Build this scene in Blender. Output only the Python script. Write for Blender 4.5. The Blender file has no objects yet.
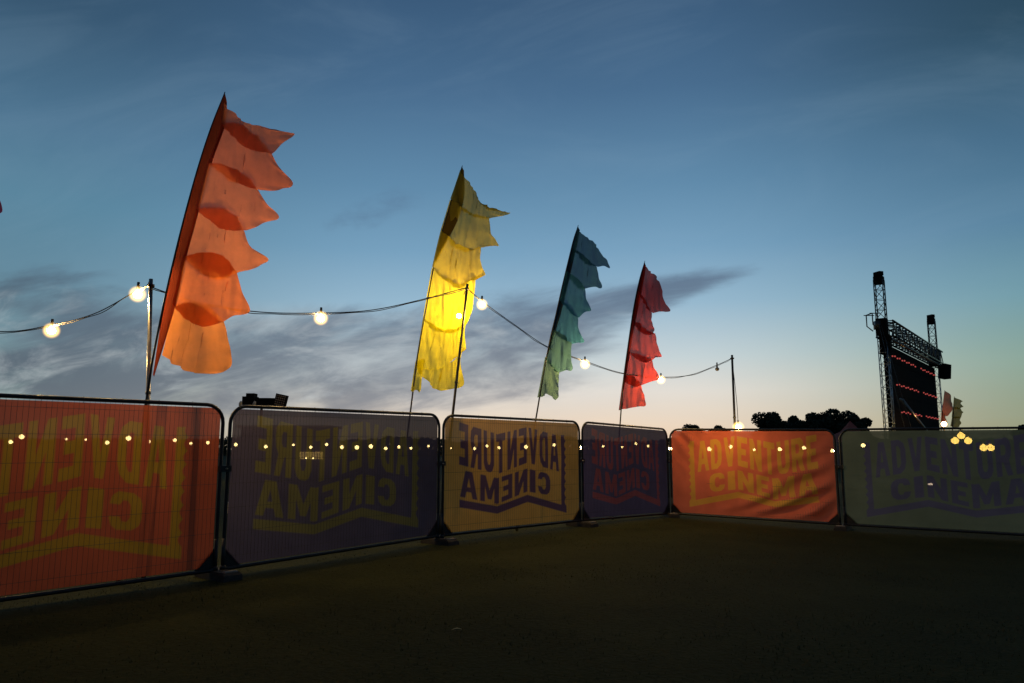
import bpy, bmesh, math, random
import numpy as np
from math import sin, cos, tan, atan, pi, radians, sqrt, exp
from mathutils import Vector, Matrix, noise
random.seed(7)
S = bpy.context.scene
COL = S.collection

# ------------------------------------------------------------------ camera
F = 740.0
PITCH = atan((449 - 341.5) / F)
CAMZ = 1.5
def ray(x, y):
    X = (x - 512) / F; V = (341.5 - y) / F
    Y = cos(PITCH) - V * sin(PITCH); Z = sin(PITCH) + V * cos(PITCH)
    return X / Y, Z / Y
def at(x, y, d):                       # world point at ground distance d along +Y
    a, b = ray(x, y)
    return Vector((a * d, d, CAMZ + b * d))
def ground(x, y=0):
    s = min(1, max(0, (x - 1.3) / 5.7)); s = s * s * (3 - 2 * s)
    return 0.02 - 0.13 * s

cam = bpy.data.objects.new('camera', bpy.data.cameras.new('camera'))
COL.objects.link(cam)
cam.location = (0, 0, CAMZ); cam.rotation_euler = (pi / 2 + PITCH, 0, 0)
cam.data.sensor_width = 36; cam.data.lens = F / 1024 * 36
cam.data.clip_start = 0.05; cam.data.clip_end = 3000
S.camera = cam
S.view_settings.view_transform = 'Standard'; S.view_settings.look = 'None'
S.view_settings.exposure = 0; S.view_settings.gamma = 1
S.cycles.use_denoising = True
S.cycles.max_bounces = 8; S.cycles.transparent_max_bounces = 32
S.cycles.sample_clamp_indirect = 3

# ------------------------------------------------------------------ materials
def lin(r, g, b):
    f = lambda c: (c / 255 / 12.92) if c / 255 <= .04045 else ((c / 255 + .055) / 1.055) ** 2.4
    return (f(r), f(g), f(b), 1)
def newmat(name):
    m = bpy.data.materials.new(name); m.use_nodes = True
    m.node_tree.nodes.clear()
    return m, m.node_tree.nodes, m.node_tree.links
def out(m, n, l, sh):
    o = n.new('ShaderNodeOutputMaterial'); l.new(sh, o.inputs[0]); return m
def pbr(name, c, rough=.6, metal=0, var=.25, scale=8, bump=0.0):
    m, n, l = newmat(name)
    p = n.new('ShaderNodeBsdfPrincipled')
    p.inputs['Roughness'].default_value = rough; p.inputs['Metallic'].default_value = metal
    tc = n.new('ShaderNodeTexCoord'); t = n.new('ShaderNodeTexNoise'); t.inputs['Scale'].default_value = scale
    t.inputs['Detail'].default_value = 6
    l.new(tc.outputs['Object'], t.inputs['Vector'])
    r = n.new('ShaderNodeValToRGB')
    r.color_ramp.elements[0].position = .3; r.color_ramp.elements[1].position = .7
    r.color_ramp.elements[0].color = tuple(v * (1 - var) for v in c[:3]) + (1,)
    r.color_ramp.elements[1].color = tuple(min(1, v * (1 + var)) for v in c[:3]) + (1,)
    l.new(t.outputs[0], r.inputs[0]); l.new(r.outputs[0], p.inputs['Base Color'])
    if bump:
        b = n.new('ShaderNodeBump'); b.inputs['Strength'].default_value = bump
        l.new(t.outputs[0], b.inputs['Height']); l.new(b.outputs[0], p.inputs['Normal'])
    return out(m, n, l, p.outputs[0])
def emit(name, c, s):
    m, n, l = newmat(name)
    e = n.new('ShaderNodeEmission'); e.inputs[0].default_value = c; e.inputs[1].default_value = s
    return out(m, n, l, e.outputs[0])
def cloth(name, c, c2=None, trans=.75, see=.05, scale=3.0, attr=None, weave=True):
    """thin fabric: part of the light scatters back, most scatters through, a little passes the weave"""
    m, n, l = newmat(name)
    tc = n.new('ShaderNodeTexCoord'); t = n.new('ShaderNodeTexNoise'); t.inputs['Scale'].default_value = scale
    t.inputs['Detail'].default_value = 8; t.inputs['Roughness'].default_value = .6
    l.new(tc.outputs['Object'], t.inputs['Vector'])
    if attr:
        a = n.new('ShaderNodeAttribute'); a.attribute_name = attr
        mx = n.new('ShaderNodeMix'); mx.data_type = 'RGBA'
        mx.inputs[6].default_value = c; mx.inputs[7].default_value = c2
        l.new(a.outputs['Fac'], mx.inputs[0]); base = mx.outputs[2]
    else:
        rgb = n.new('ShaderNodeRGB'); rgb.outputs[0].default_value = c; base = rgb.outputs[0]
    hs = n.new('ShaderNodeHueSaturation')
    mr = n.new('ShaderNodeMapRange'); mr.inputs['From Min'].default_value = .25; mr.inputs['From Max'].default_value = .75
    mr.inputs['To Min'].default_value = .8; mr.inputs['To Max'].default_value = 1.18
    l.new(t.outputs[0], mr.inputs[0]); l.new(mr.outputs[0], hs.inputs['Value']); l.new(base, hs.inputs['Color'])
    d = n.new('ShaderNodeBsdfDiffuse'); tr = n.new('ShaderNodeBsdfTranslucent')
    l.new(hs.outputs[0], d.inputs[0]); l.new(hs.outputs[0], tr.inputs[0])
    m1 = n.new('ShaderNodeMixShader'); m1.inputs[0].default_value = trans
    l.new(d.outputs[0], m1.inputs[1]); l.new(tr.outputs[0], m1.inputs[2])
    tp = n.new('ShaderNodeBsdfTransparent')
    m2 = n.new('ShaderNodeMixShader'); m2.inputs[0].default_value = see
    l.new(m1.outputs[0], m2.inputs[1]); l.new(tp.outputs[0], m2.inputs[2])
    return out(m, n, l, m2.outputs[0])

M = {}
M['frame'] = pbr('dark_galvanised_tube', (.035, .035, .035), .45, .6)
M['wire'] = pbr('dark_fence_wire', (.05, .045, .04), .5, .5)
M['galv'] = pbr('galvanised_pole', (.32, .31, .27), .35, .9, .3, 12)
M['pole'] = pbr('dark_lamp_pole', (.03, .028, .025), .4, .5)
M['rubber'] = pbr('recycled_rubber', (.03, .028, .025), .85, 0, .4, 20, .4)
M['concrete'] = pbr('concrete_block', (.38, .34, .28), .9, 0, .3, 15, .4)
M['cable'] = pbr('black_cable', (.015, .015, .015), .5)
M['black'] = pbr('black_housing', (.008, .008, .008), .95)
M['black'].node_tree.nodes['Principled BSDF'].inputs['Specular IOR Level'].default_value = .1
M['truss'] = pbr('dark_truss_metal', (.06, .065, .065), .4, .5)
M['alu'] = pbr('aluminium_truss', (.45, .47, .46), .35, .9)
M['bark'] = pbr('tree_bark', (.05, .035, .022), .9, 0, .4, 6, .5)
M['leaf'] = pbr('dark_leaves', (.03, .045, .018), .8, 0, .5, .6)
M['cream'] = pbr('pale_painted_metal', (.6, .55, .42), .5)
M['bulb'] = emit('lit_bulb', (1, .62, .22, 1), 860)
M['low_bulb'] = emit('lit_bulb_dim', (1, .62, .22, 1), 330)
M['far_bulb'] = emit('lit_far_bulb', (1, .70, .26, 1), 55)
M['lantern'] = emit('lit_lantern', (1, .62, .12, 1), 34)
M['red_led'] = emit('red_indicator', (1, .16, .14, 1), .4)
M['amber'] = emit('amber_lamp', (1, .5, .18, 1), 45)
M['hatch'] = emit('lit_serving_hatch', (1, .62, .15, 1), 5.0)
def glow_halo():  # additive emission that paints a glow halo around a bulb, no glass
    m, n, l = newmat('bulb_halo_glow')
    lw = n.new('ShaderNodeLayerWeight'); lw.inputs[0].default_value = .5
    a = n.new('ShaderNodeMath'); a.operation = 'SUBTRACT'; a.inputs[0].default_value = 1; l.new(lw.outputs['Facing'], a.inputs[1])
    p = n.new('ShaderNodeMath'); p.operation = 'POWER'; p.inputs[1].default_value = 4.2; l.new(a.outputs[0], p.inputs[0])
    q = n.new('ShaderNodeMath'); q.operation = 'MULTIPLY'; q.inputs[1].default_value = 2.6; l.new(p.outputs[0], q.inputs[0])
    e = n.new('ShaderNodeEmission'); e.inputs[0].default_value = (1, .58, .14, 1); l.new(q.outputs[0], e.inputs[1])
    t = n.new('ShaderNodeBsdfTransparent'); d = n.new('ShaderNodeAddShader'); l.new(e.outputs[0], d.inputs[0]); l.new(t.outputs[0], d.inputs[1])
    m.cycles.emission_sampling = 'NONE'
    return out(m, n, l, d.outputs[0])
M['halo'] = glow_halo()
M['deadbulb'] = pbr('unlit_bulb_glass', (.12, .11, .1), .15)

# ------------------------------------------------------------------ object helpers
def tag(o, label=None, cat=None, group=None, kind=None):
    if label: o['label'] = label
    if cat: o['category'] = cat
    if group: o['group'] = group
    if kind: o['kind'] = kind
    return o
def empty(name, loc, label, cat, group=None):
    o = bpy.data.objects.new(name, None); COL.objects.link(o); o.location = loc; o.empty_display_size = .2
    return tag(o, label, cat, group)
class MB:
    def __init__(s): s.v = []; s.f = []; s.smooth = False
    def quadbox(s, c, sx, sy, sz, R=None):
        R = R or Matrix.Identity(3); c = Vector(c); b = len(s.v)
        for dz in (-1, 1):
            for dx, dy in ((-1, -1), (1, -1), (1, 1), (-1, 1)):
                s.v.append(c + R @ Vector((dx * sx / 2, dy * sy / 2, dz * sz / 2)))
        s.f += [tuple(b + i for i in q) for q in ((3, 2, 1, 0), (4, 5, 6, 7), (0, 1, 5, 4), (1, 2, 6, 5), (2, 3, 7, 6), (3, 0, 4, 7))]
        return s
    def tube(s, pts, r, n=8, cap=True, closed=False):
        pts = [Vector(p) for p in pts]; N = len(pts); b = len(s.v)
        rr = r if isinstance(r, (list, tuple)) else [r] * N
        up = None
        for i, p in enumerate(pts):
            if closed: t = pts[(i + 1) % N] - pts[i - 1]
            else: t = pts[min(i + 1, N - 1)] - pts[max(i - 1, 0)]
            t.normalize()
            if up is None:
                up = Vector((0, 0, 1)) if abs(t.z) < .9 else Vector((1, 0, 0))
            a = up - t * up.dot(t)
            if a.length < 1e-4: a = t.orthogonal()
            a.normalize(); up = a; c = t.cross(a)
            for k in range(n):
                w = 2 * pi * k / n
                s.v.append(p + (a * cos(w) + c * sin(w)) * rr[i])
        M_ = N if closed else N - 1
        for i in range(M_):
            j = (i + 1) % N
            for k in range(n):
                s.f.append((b + i * n + k, b + i * n + (k + 1) % n, b + j * n + (k + 1) % n, b + j * n + k))
        if cap and not closed:
            s.f.append(tuple(b + k for k in range(n))[::-1]); s.f.append(tuple(b + (N - 1) * n + k for k in range(n)))
        return s
    def ball(s, c, r, nu=16, nv=10, sz=1.0, z0=-1.0):
        c = Vector(c); b = len(s.v)
        for j in range(nv + 1):
            ph = -pi / 2 + pi * j / nv
            for i in range(nu):
                th = 2 * pi * i / nu
                s.v.append(c + Vector((r * cos(ph) * cos(th), r * cos(ph) * sin(th), r * sin(ph) * sz)))
        for j in range(nv):
            for i in range(nu):
                s.f.append((b + j * nu + i, b + j * nu + (i + 1) % nu, b + (j + 1) * nu + (i + 1) % nu, b + (j + 1) * nu + i))
        return s
    def build(s, name, mat, parent=None, smooth=False):
        me = bpy.data.meshes.new(name)
        org = parent_world(parent) if parent is not None else Vector((0, 0, 0))
        me.from_pydata([tuple(v - org) for v in s.v], [], s.f)
        me.materials.append(mat)
        if smooth:
            me.polygons.foreach_set('use_smooth', [True] * len(me.polygons))
        me.update()
        o = bpy.data.objects.new(name, me); COL.objects.link(o)
        if parent is not None: o.parent = parent
        return o
def parent_world(p):
    v = Vector(p.location)
    while p.parent is not None:
        p = p.parent; v = v + Vector(p.location)
    return v
def rotz(a): return Matrix.Rotation(a, 3, 'Z')

# ------------------------------------------------------------------ sky (world)
W = bpy.data.worlds.new('World'); S.world = W; W.use_nodes = True
n, l = W.node_tree.nodes, W.node_tree.links; n.clear()
def mt(op, a, b=None, c=None, clamp=False):
    k = n.new('ShaderNodeMath'); k.operation = op; k.use_clamp = clamp
    for i, v in enumerate((a, b, c)):
        if v is None: continue
        if isinstance(v, (int, float)): k.inputs[i].default_value = v
        else: l.new(v, k.inputs[i])
    return k.outputs[0]
def ramp(fac, stops, interp='B_SPLINE'):
    r = n.new('ShaderNodeValToRGB'); r.color_ramp.interpolation = interp
    e = r.color_ramp.elements
    while len(e) > 1: e.remove(e[0])
    e[0].position = stops[0][0]; e[0].color = stops[0][1]
    for p, c in stops[1:]:
        q = e.new(p); q.color = c
    l.new(fac, r.inputs[0]); return r.outputs[0]
def mixc(f, a, b):
    k = n.new('ShaderNodeMix'); k.data_type = 'RGBA'
    if isinstance(f, (int, float)): k.inputs[0].default_value = f
    else: l.new(f, k.inputs[0])
    for i, v in ((6, a), (7, b)):
        if isinstance(v, tuple): k.inputs[i].default_value = v
        else: l.new(v, k.inputs[i])
    return k.outputs[2]
tc = n.new('ShaderNodeTexCoord'); sp = n.new('ShaderNodeSeparateXYZ'); l.new(tc.outputs['Generated'], sp.inputs[0])
x_, y_, z_ = sp.outputs
zc = mt('MAXIMUM', z_, 0.0)
GREY = lambda v: (v, v, v, 1)
core = ramp(zc, [(0.0, lin(226, 196, 162)), (.03, lin(233, 214, 190)), (.075, lin(224, 220, 212)), (.12, lin(196, 210, 214)),
                 (.19, lin(150, 184, 206)), (.26, lin(118, 160, 190)), (.34, lin(96, 138, 170)), (.45, lin(72, 108, 142)),
                 (.56, lin(55, 86, 118)), (1, lin(38, 62, 92))], 'LINEAR')
right = ramp(zc, [(0.0, lin(140, 142, 105)), (.04, lin(136, 150, 124)), (.1, lin(130, 160, 146)), (.17, lin(108, 152, 164)),
                  (.25, lin(86, 128, 156)), (.34, lin(68, 106, 134)), (.45, lin(44, 74, 94)), (.56, lin(36, 60, 80)), (1, lin(26, 44, 66))], 'LINEAR')
left = ramp(zc, [(0.0, lin(128, 146, 138)), (.05, lin(120, 142, 140)), (.12, lin(112, 142, 152)), (.2, lin(98, 136, 156)),
                 (.28, lin(86, 130, 154)), (.36, lin(77, 115, 143)), (.47, lin(54, 85, 111)), (.56, lin(44, 72, 98)), (1, lin(30, 50, 74))], 'LINEAR')
back = ramp(zc, [(0, lin(56, 72, 88)), (.3, lin(44, 66, 90)), (1, lin(34, 56, 84))], 'LINEAR')
# azimuth measured from the after-glow, a little right of straight ahead
g0 = 0.10
dotg = mt('ADD', mt('MULTIPLY', x_, sin(g0)), mt('MULTIPLY', y_, cos(g0)))
crs = mt('SUBTRACT', mt('MULTIPLY', x_, cos(g0)), mt('MULTIPLY', y_, sin(g0)))
az = mt('ARCTAN2', crs, dotg)
def sstep(v, a, b):
    k = n.new('ShaderNodeMapRange'); k.interpolation_type = 'SMOOTHSTEP'
    l.new(v, k.inputs[0]); k.inputs[1].default_value = a; k.inputs[2].default_value = b
    return k.outputs[0]
fr = sstep(az, .10, .60); fl = sstep(az, -.10, -.66)
k = n.new('ShaderNodeMapRange'); k.interpolation_type = 'SMOOTHSTEP'; l.new(mt('MULTIPLY', az, -1), k.inputs[0])
k.inputs[1].default_value = .22; k.inputs[2].default_value = .74; fl = k.outputs[0]
sky = mixc(fr, core, right); sky = mixc(fl, sky, left)
sky = mixc(sstep(mt('ABSOLUTE', az), .7, 1.7), sky, back)
# clouds: drawn-out turbulent streaks, given by bearing and height above the horizon
ax = mt('DIVIDE', x_, mt('MAXIMUM', y_, .05)); ez = mt('DIVIDE', z_, mt('MAXIMUM', y_, .05))
cv = n.new('ShaderNodeCombineXYZ'); l.new(ax, cv.inputs[0]); l.new(ez, cv.inputs[1])
mp = n.new('ShaderNodeMapping'); mp.vector_type = 'TEXTURE'; mp.inputs['Rotation'].default_value = (0, 0, radians(10)); mp.inputs['Scale'].default_value = (.27, .085, 1)
l.new(cv.outputs[0], mp.inputs[0])
def nz(scale, detail, rough, dist, off=0):
    t = n.new('ShaderNodeTexNoise'); t.noise_dimensions = '3D'
    t.inputs['Scale'].default_value = scale; t.inputs['Detail'].default_value = detail
    t.inputs['Roughness'].default_value = rough; t.inputs['Distortion'].default_value = dist
    q = n.new('ShaderNodeMapping'); q.inputs['Location'].default_value = (off, off * .7, off)
    l.new(mp.outputs[0], q.inputs[0]); l.new(q.outputs[0], t.inputs['Vector'])
    return t.outputs[0]
c1 = nz(1.0, 8, .55, .7, 3.1); c2 = nz(2.7, 8, .6, .5, 9.4)
cl = mt('ADD', mt('MULTIPLY', c1, .7), mt('MULTIPLY', c2, .3))
# where the cloud bank lies: patches given by bearing and height above the horizon
front = sstep(y_, .1, .3)
def patch(px, py, sx, sy, ang):
    a, b = ray(px, py); u0 = mt('SUBTRACT', ax, a); v0 = mt('SUBTRACT', ez, b)
    ca, sa = cos(radians(ang)), sin(radians(ang))
    u = mt('DIVIDE', mt('ADD', mt('MULTIPLY', u0, ca), mt('MULTIPLY', v0, sa)), sx / F)
    v = mt('DIVIDE', mt('SUBTRACT', mt('MULTIPLY', v0, ca), mt('MULTIPLY', u0, sa)), sy / F)
    d = mt('ADD', mt('MULTIPLY', u, u), mt('MULTIPLY', v, v))
    return mt('EXPONENT', mt('MULTIPLY', d, -1.0))
cov = None
for (px, py, sx, sy, ang, w) in [(40, 300, 150, 40, -8, .36), (250, 382, 330, 44, 2, .37), (60, 372, 150, 16, 0, .2), (190, 345, 130, 25, 8, .14),
                                 (440, 345, 190, 45, 14, .27), (360, 216, 75, 26, 18, .21), (300, 330, 130, 30, 10, .16),
                                 (560, 335, 120, 26, 14, .22), (705, 280, 80, 15, 15, .20), (630, 303, 80, 14, 12, .2), (450, 395, 120, 12, 5, .25)]:
    pz = mt('MULTIPLY', patch(px, py, sx, sy, ang), w)
    cov = pz if cov is None else mt('ADD', cov, pz)
cov = mt('MULTIPLY', cov, front)
dens = sstep(mt('ADD', cl, mt('SUBTRACT', mt('MINIMUM', cov, .34), .665)), -.06, .24)
dens = mt('MULTIPLY', dens, sstep(cov, .01, .2))
# cloud colour: slate blue high up, mauve grey near the glow
ccol = ramp(zc, [(0, lin(158, 154, 156)), (.08, lin(122, 130, 141)), (.18, lin(96, 115, 136)), (.3, lin(84, 112, 142)), (1, lin(60, 80, 110))], 'LINEAR')
ccol = mixc(mt('MULTIPLY', fl, .65), ccol, lin(68, 86, 100))
sky = mixc(mt('MULTIPLY', dens, .92), sky, ccol)
wisp = mt('MULTIPLY', sstep(nz(1.5, 9, .6, .9, 17.0), .48, .72), mt('SUBTRACT', 1.0, sstep(zc, .13, .22)))
sky = mixc(mt('MULTIPLY', mt('MULTIPLY', wisp, .42), mt('MULTIPLY', sstep(cov, .02, .3), 1.0)), sky, lin(205, 212, 214))
veil = sstep(nz(.55, 9, .6, 1.2, 31.0), .42, .72)
sky = mixc(mt('MULTIPLY', mt('MULTIPLY', veil, .075), front), sky, lin(150, 178, 200))
sky = mixc(sstep(z_, 0, -.02), sky, (.012, .012, .01, 1))
kk = n.new('ShaderNodeMapRange'); l.new(mt('MULTIPLY', z_, -1), kk.inputs[0]); kk.inputs[1].default_value = 0; kk.inputs[2].default_value = .03
sky = mixc(kk.outputs[0], sky, (.012, .012, .01, 1))
bg = n.new('ShaderNodeBackground'); l.new(sky, bg.inputs[0]); bg.inputs[1].default_value = 1.0
# a trace of physical twilight scattering on top
ns = n.new('ShaderNodeTexSky'); ns.sky_type = 'NISHITA'; ns.sun_disc = False
ns.sun_elevation = radians(0.0); ns.sun_rotation = radians(6)
bn = n.new('ShaderNodeBackground'); l.new(ns.outputs[0], bn.inputs[0]); bn.inputs[1].default_value = .004
ad = n.new('ShaderNodeAddShader'); l.new(bg.outputs[0], ad.inputs[0]); l.new(bn.outputs[0], ad.inputs[1])
wo = n.new('ShaderNodeOutputWorld'); l.new(ad.outputs[0], wo.inputs[0])

# ------------------------------------------------------------------ ground
def make_ground():
    xs = [-900, -300, -120, -60, -30] + [i * .5 for i in range(-40, 61)] + [60, 120, 300, 900]
    ys = [-60, -20, -8] + [i * .5 for i in range(-6, 81)] + [60, 120, 300, 900, 1500]
    b = MB()
    for y in ys:
        for x in xs:
            h = ground(x)
            if abs(x) < 35 and -4 < y < 45: h += noise.noise(Vector((x * .7, y * .7, 0))) * .012
            b.v.append(Vector((x, y, h)))
    nx = len(xs)
    for j in range(len(ys) - 1):
        for i in range(nx - 1):
            b.f.append((j * nx + i, j * nx + i + 1, (j + 1) * nx + i + 1, (j + 1) * nx + i))
    m, n, l = newmat('dusk_turf')
    p = n.new('ShaderNodeBsdfPrincipled'); p.inputs['Roughness'].default_value = .95
    p.inputs['Specular IOR Level'].default_value = .1
    tc = n.new('ShaderNodeTexCoord')
    t1 = n.new('ShaderNodeTexNoise'); t1.inputs['Scale'].default_value = .9; t1.inputs['Detail'].default_value = 8
    t2 = n.new('ShaderNodeTexNoise'); t2.inputs['Scale'].default_value = 26; t2.inputs['Detail'].default_value = 6
    l.new(tc.outputs['Object'], t1.inputs[0]); l.new(tc.outputs['Object'], t2.inputs[0])
    ad = n.new('ShaderNodeMath'); ad.operation = 'ADD'
    l.new(t1.outputs[0], ad.inputs[0]); l.new(t2.outputs[0], ad.inputs[1])
    hf = n.new('ShaderNodeMath'); hf.operation = 'MULTIPLY'; hf.inputs[1].default_value = .5; l.new(ad.outputs[0], hf.inputs[0])
    r = n.new('ShaderNodeValToRGB')
    r.color_ramp.elements[0].position = .36; r.color_ramp.elements[0].color = (.022, .027, .007, 1)
    r.color_ramp.elements[1].position = .64; r.color_ramp.elements[1].color = (.040, .044, .012, 1)
    l.new(hf.outputs[0], r.inputs[0]); l.new(r.outputs[0], p.inputs['Base Color'])
    bp = n.new('ShaderNodeBump'); bp.inputs['Strength'].default_value = .45; bp.inputs['Distance'].default_value = .04
    l.new(t2.outputs[0], bp.inputs['Height']); l.new(bp.outputs[0], p.inputs['Normal'])
    out(m, n, l, p.outputs[0])
    o = b.build('ground', m, None, True); tag(o, kind='structure')
make_ground()

def make_grass():
    rng = np.random.default_rng(3)
    N = 60000
    u = rng.random(N); y = 3.6 + 17 * u ** 1.0
    x = (rng.random(N) - .5) * 2 * (y * .78 + .6)
    h = .008 + .014 * rng.random(N); a = rng.random(N) * 2 * pi; w = .003 + .003 * rng.random(N)
    lean = .03 * (rng.random((N, 2)) - .5)
    clump = np.array([noise.noise(Vector((X * 2.2, Y * 2.2, 4))) for X, Y in zip(x, y)])
    h *= 1 + .7 * clump
    s = np.clip((x - 1.3) / 5.7, 0, 1); g = .02 - .13 * s * s * (3 - 2 * s)
    V = np.zeros((N, 3, 3))
    V[:, 0] = np.stack([x - w * np.cos(a), y - w * np.sin(a), g - .012], 1)
    V[:, 1] = np.stack([x + w * np.cos(a), y + w * np.sin(a), g - .012], 1)
    V[:, 2] = np.stack([x + lean[:, 0], y + lean[:, 1], g + h], 1)
    me = bpy.data.meshes.new('grass')
    me.vertices.add(3 * N); me.vertices.foreach_set('co', V.reshape(-1))
    me.loops.add(3 * N); me.loops.foreach_set('vertex_index', np.arange(3 * N, dtype=np.int32))
    me.polygons.add(N); me.polygons.foreach_set('loop_start', np.arange(N, dtype=np.int32) * 3)
    me.update(calc_edges=True); me.validate()
    me.materials.append(pbr('grass_blades', (.036, .041, .011), .8, 0, .25, 1.5))
    o = bpy.data.objects.new('grass', me); COL.objects.link(o)
    tag(o, 'short worn grass covering the dark field in front of the banners', 'grass', kind='stuff')
make_grass()

# ------------------------------------------------------------------ printed banner artwork
G = {
 'A': ([(0,0),(.30,1),(.70,1),(1,0),(.71,0),(.64,.23),(.36,.23),(.29,0)], [(.41,.41),(.59,.41),(.5,.76)]),
 'D': ([(0,0),(.55,0),(.88,.12),(1,.32),(1,.68),(.88,.88),(.55,1),(0,1)], [(.34,.18),(.5,.18),(.64,.3),(.64,.7),(.5,.82),(.34,.82)]),
 'V': ([(0,1),(.31,1),(.5,.38),(.69,1),(1,1),(.68,0),(.32,0)], None),
 'E': ([(0,0),(1,0),(1,.2),(.38,.2),(.38,.4),(.86,.4),(.86,.6),(.38,.6),(.38,.8),(1,.8),(1,1),(0,1)], None),
 'N': ([(0,0),(.32,0),(.32,.52),(.68,0),(1,0),(1,1),(.68,1),(.68,.48),(.32,1),(0,1)], None),
 'T': ([(.32,0),(.68,0),(.68,.8),(1,.8),(1,1),(0,1),(0,.8),(.32,.8)], None),
 'U': ([(0,1),(.33,1),(.33,.28),(.42,.18),(.58,.18),(.67,.28),(.67,1),(1,1),(1,.2),(.85,.05),(.65,0),(.35,0),(.15,.05),(0,.2)], None),
 'R': ([(0,0),(.34,0),(.34,.36),(.45,.36),(.66,0),(1,0),(.8,.4),(.95,.52),(1,.7),(.95,.88),(.75,1),(0,1)], [(.34,.54),(.55,.54),(.64,.61),(.64,.75),(.55,.82),(.34,.82)]),
 'C': ([(1,.66),(.68,.66),(.6,.78),(.45,.78),(.35,.65),(.35,.35),(.45,.22),(.6,.22),(.68,.34),(1,.34),(.93,.12),(.75,0),(.3,0),(.08,.12),(0,.3),(0,.7),(.08,.88),(.3,1),(.75,1),(.93,.88)], None),
 'I': ([(0,0),(1,0),(1,1),(0,1)], None),
 'M': ([(0,0),(.25,0),(.25,.58),(.40,.12),(.60,.12),(.75,.58),(.75,0),(1,0),(1,1),(.72,1),(.5,.46),(.28,1),(0,1)], None),
}
def inpoly(x, y, poly):
    r = np.zeros(x.shape, bool); n_ = len(poly)
    for i in range(n_):
        x0, y0 = poly[i]; x1, y1 = poly[(i + 1) % n_]
        if y0 == y1: continue
        c = ((y0 > y) != (y1 > y)) & (x < (x1 - x0) * (y - y0) / (y1 - y0) + x0)
        r ^= c
    return r
KU = [0.0, .117, .43, .648, .896, 1.0]
def env(u, a, b, c, d): return np.interp(u, [.117, .43, .648, .896], [a, b, c, d])
def artwork(u, v):
    m = np.zeros(u.shape, bool)
    at_, ab = env(u, .835, .925, .85, .945), env(u, .475, .59, .49, .58)
    ct, cb = env(u, .43, .535, .455, .54), env(u, .235, .32, .225, .31)
    def word(txt, ws, u0, u1, gap, top, bot):
        tot = sum(ws) + gap * (len(txt) - 1); k = (u1 - u0) / tot; p = u0
        for ch, w in zip(txt, ws):
            lx = (u - p) / (w * k); ly = (v - bot) / (top - bot)
            o, h = G[ch]
            a = inpoly(lx, ly, o)
            if h: a &= ~inpoly(lx, ly, h)
            m[a] = True; p += (w + gap) * k
    word('ADVENTURE', [1.05, 1, 1, .85, 1, .9, 1, 1, .85], .178, .9, .20, at_, ab)
    word('CINEMA', [1.1, .5, 1.05, .85, 1.4, 1.25], .25, .892, .2, ct, cb)
    t = env(u, .155, .29, .205, .285)
    m |= (v < t) & (v > t - .066) & (u > .117) & (u < .896)
    edge = .118 + .013 * np.abs(np.sin(v * pi * 12.5))
    m |= (u > edge) & (u < .158) & (v > .12) & (v < .86)
    return m

# ------------------------------------------------------------------ crowd fence panels
J = [Vector(p) for p in ((-5.67, 6.08, 0), (-3.405, 8.88, 0), (-1.14, 12.0, 0), (1.355, 14.70, 0), (3.605, 17.25, 0), (6.66, 15.28, 0), (9.62, 13.23, 0))]
JT = [2.0, 2.015, 2.045, 2.03, 1.95, 1.895, 1.88]
HP = 1.9
def rounded(u0, u1, v0, v1, r, k=6):
    pts = []
    for cx_, cy_, a0 in ((u1 - r, v0 + .06, -90), (u1 - r, v1 - r, 0), (u0 + r, v1 - r, 90), (u0 + r, v0 + .06, 180)):
        rr_ = r
        if a0 in (-90, 180):
            cx2 = u1 - .06 if a0 == -90 else u0 + .06; rr_ = .06
        else: cx2 = cx_
        for i in range(k + 1):
            a = radians(a0 + 90 * i / k); pts.append((cx2 + rr_ * cos(a), cy_ + rr_ * sin(a)))
    return pts
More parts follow.
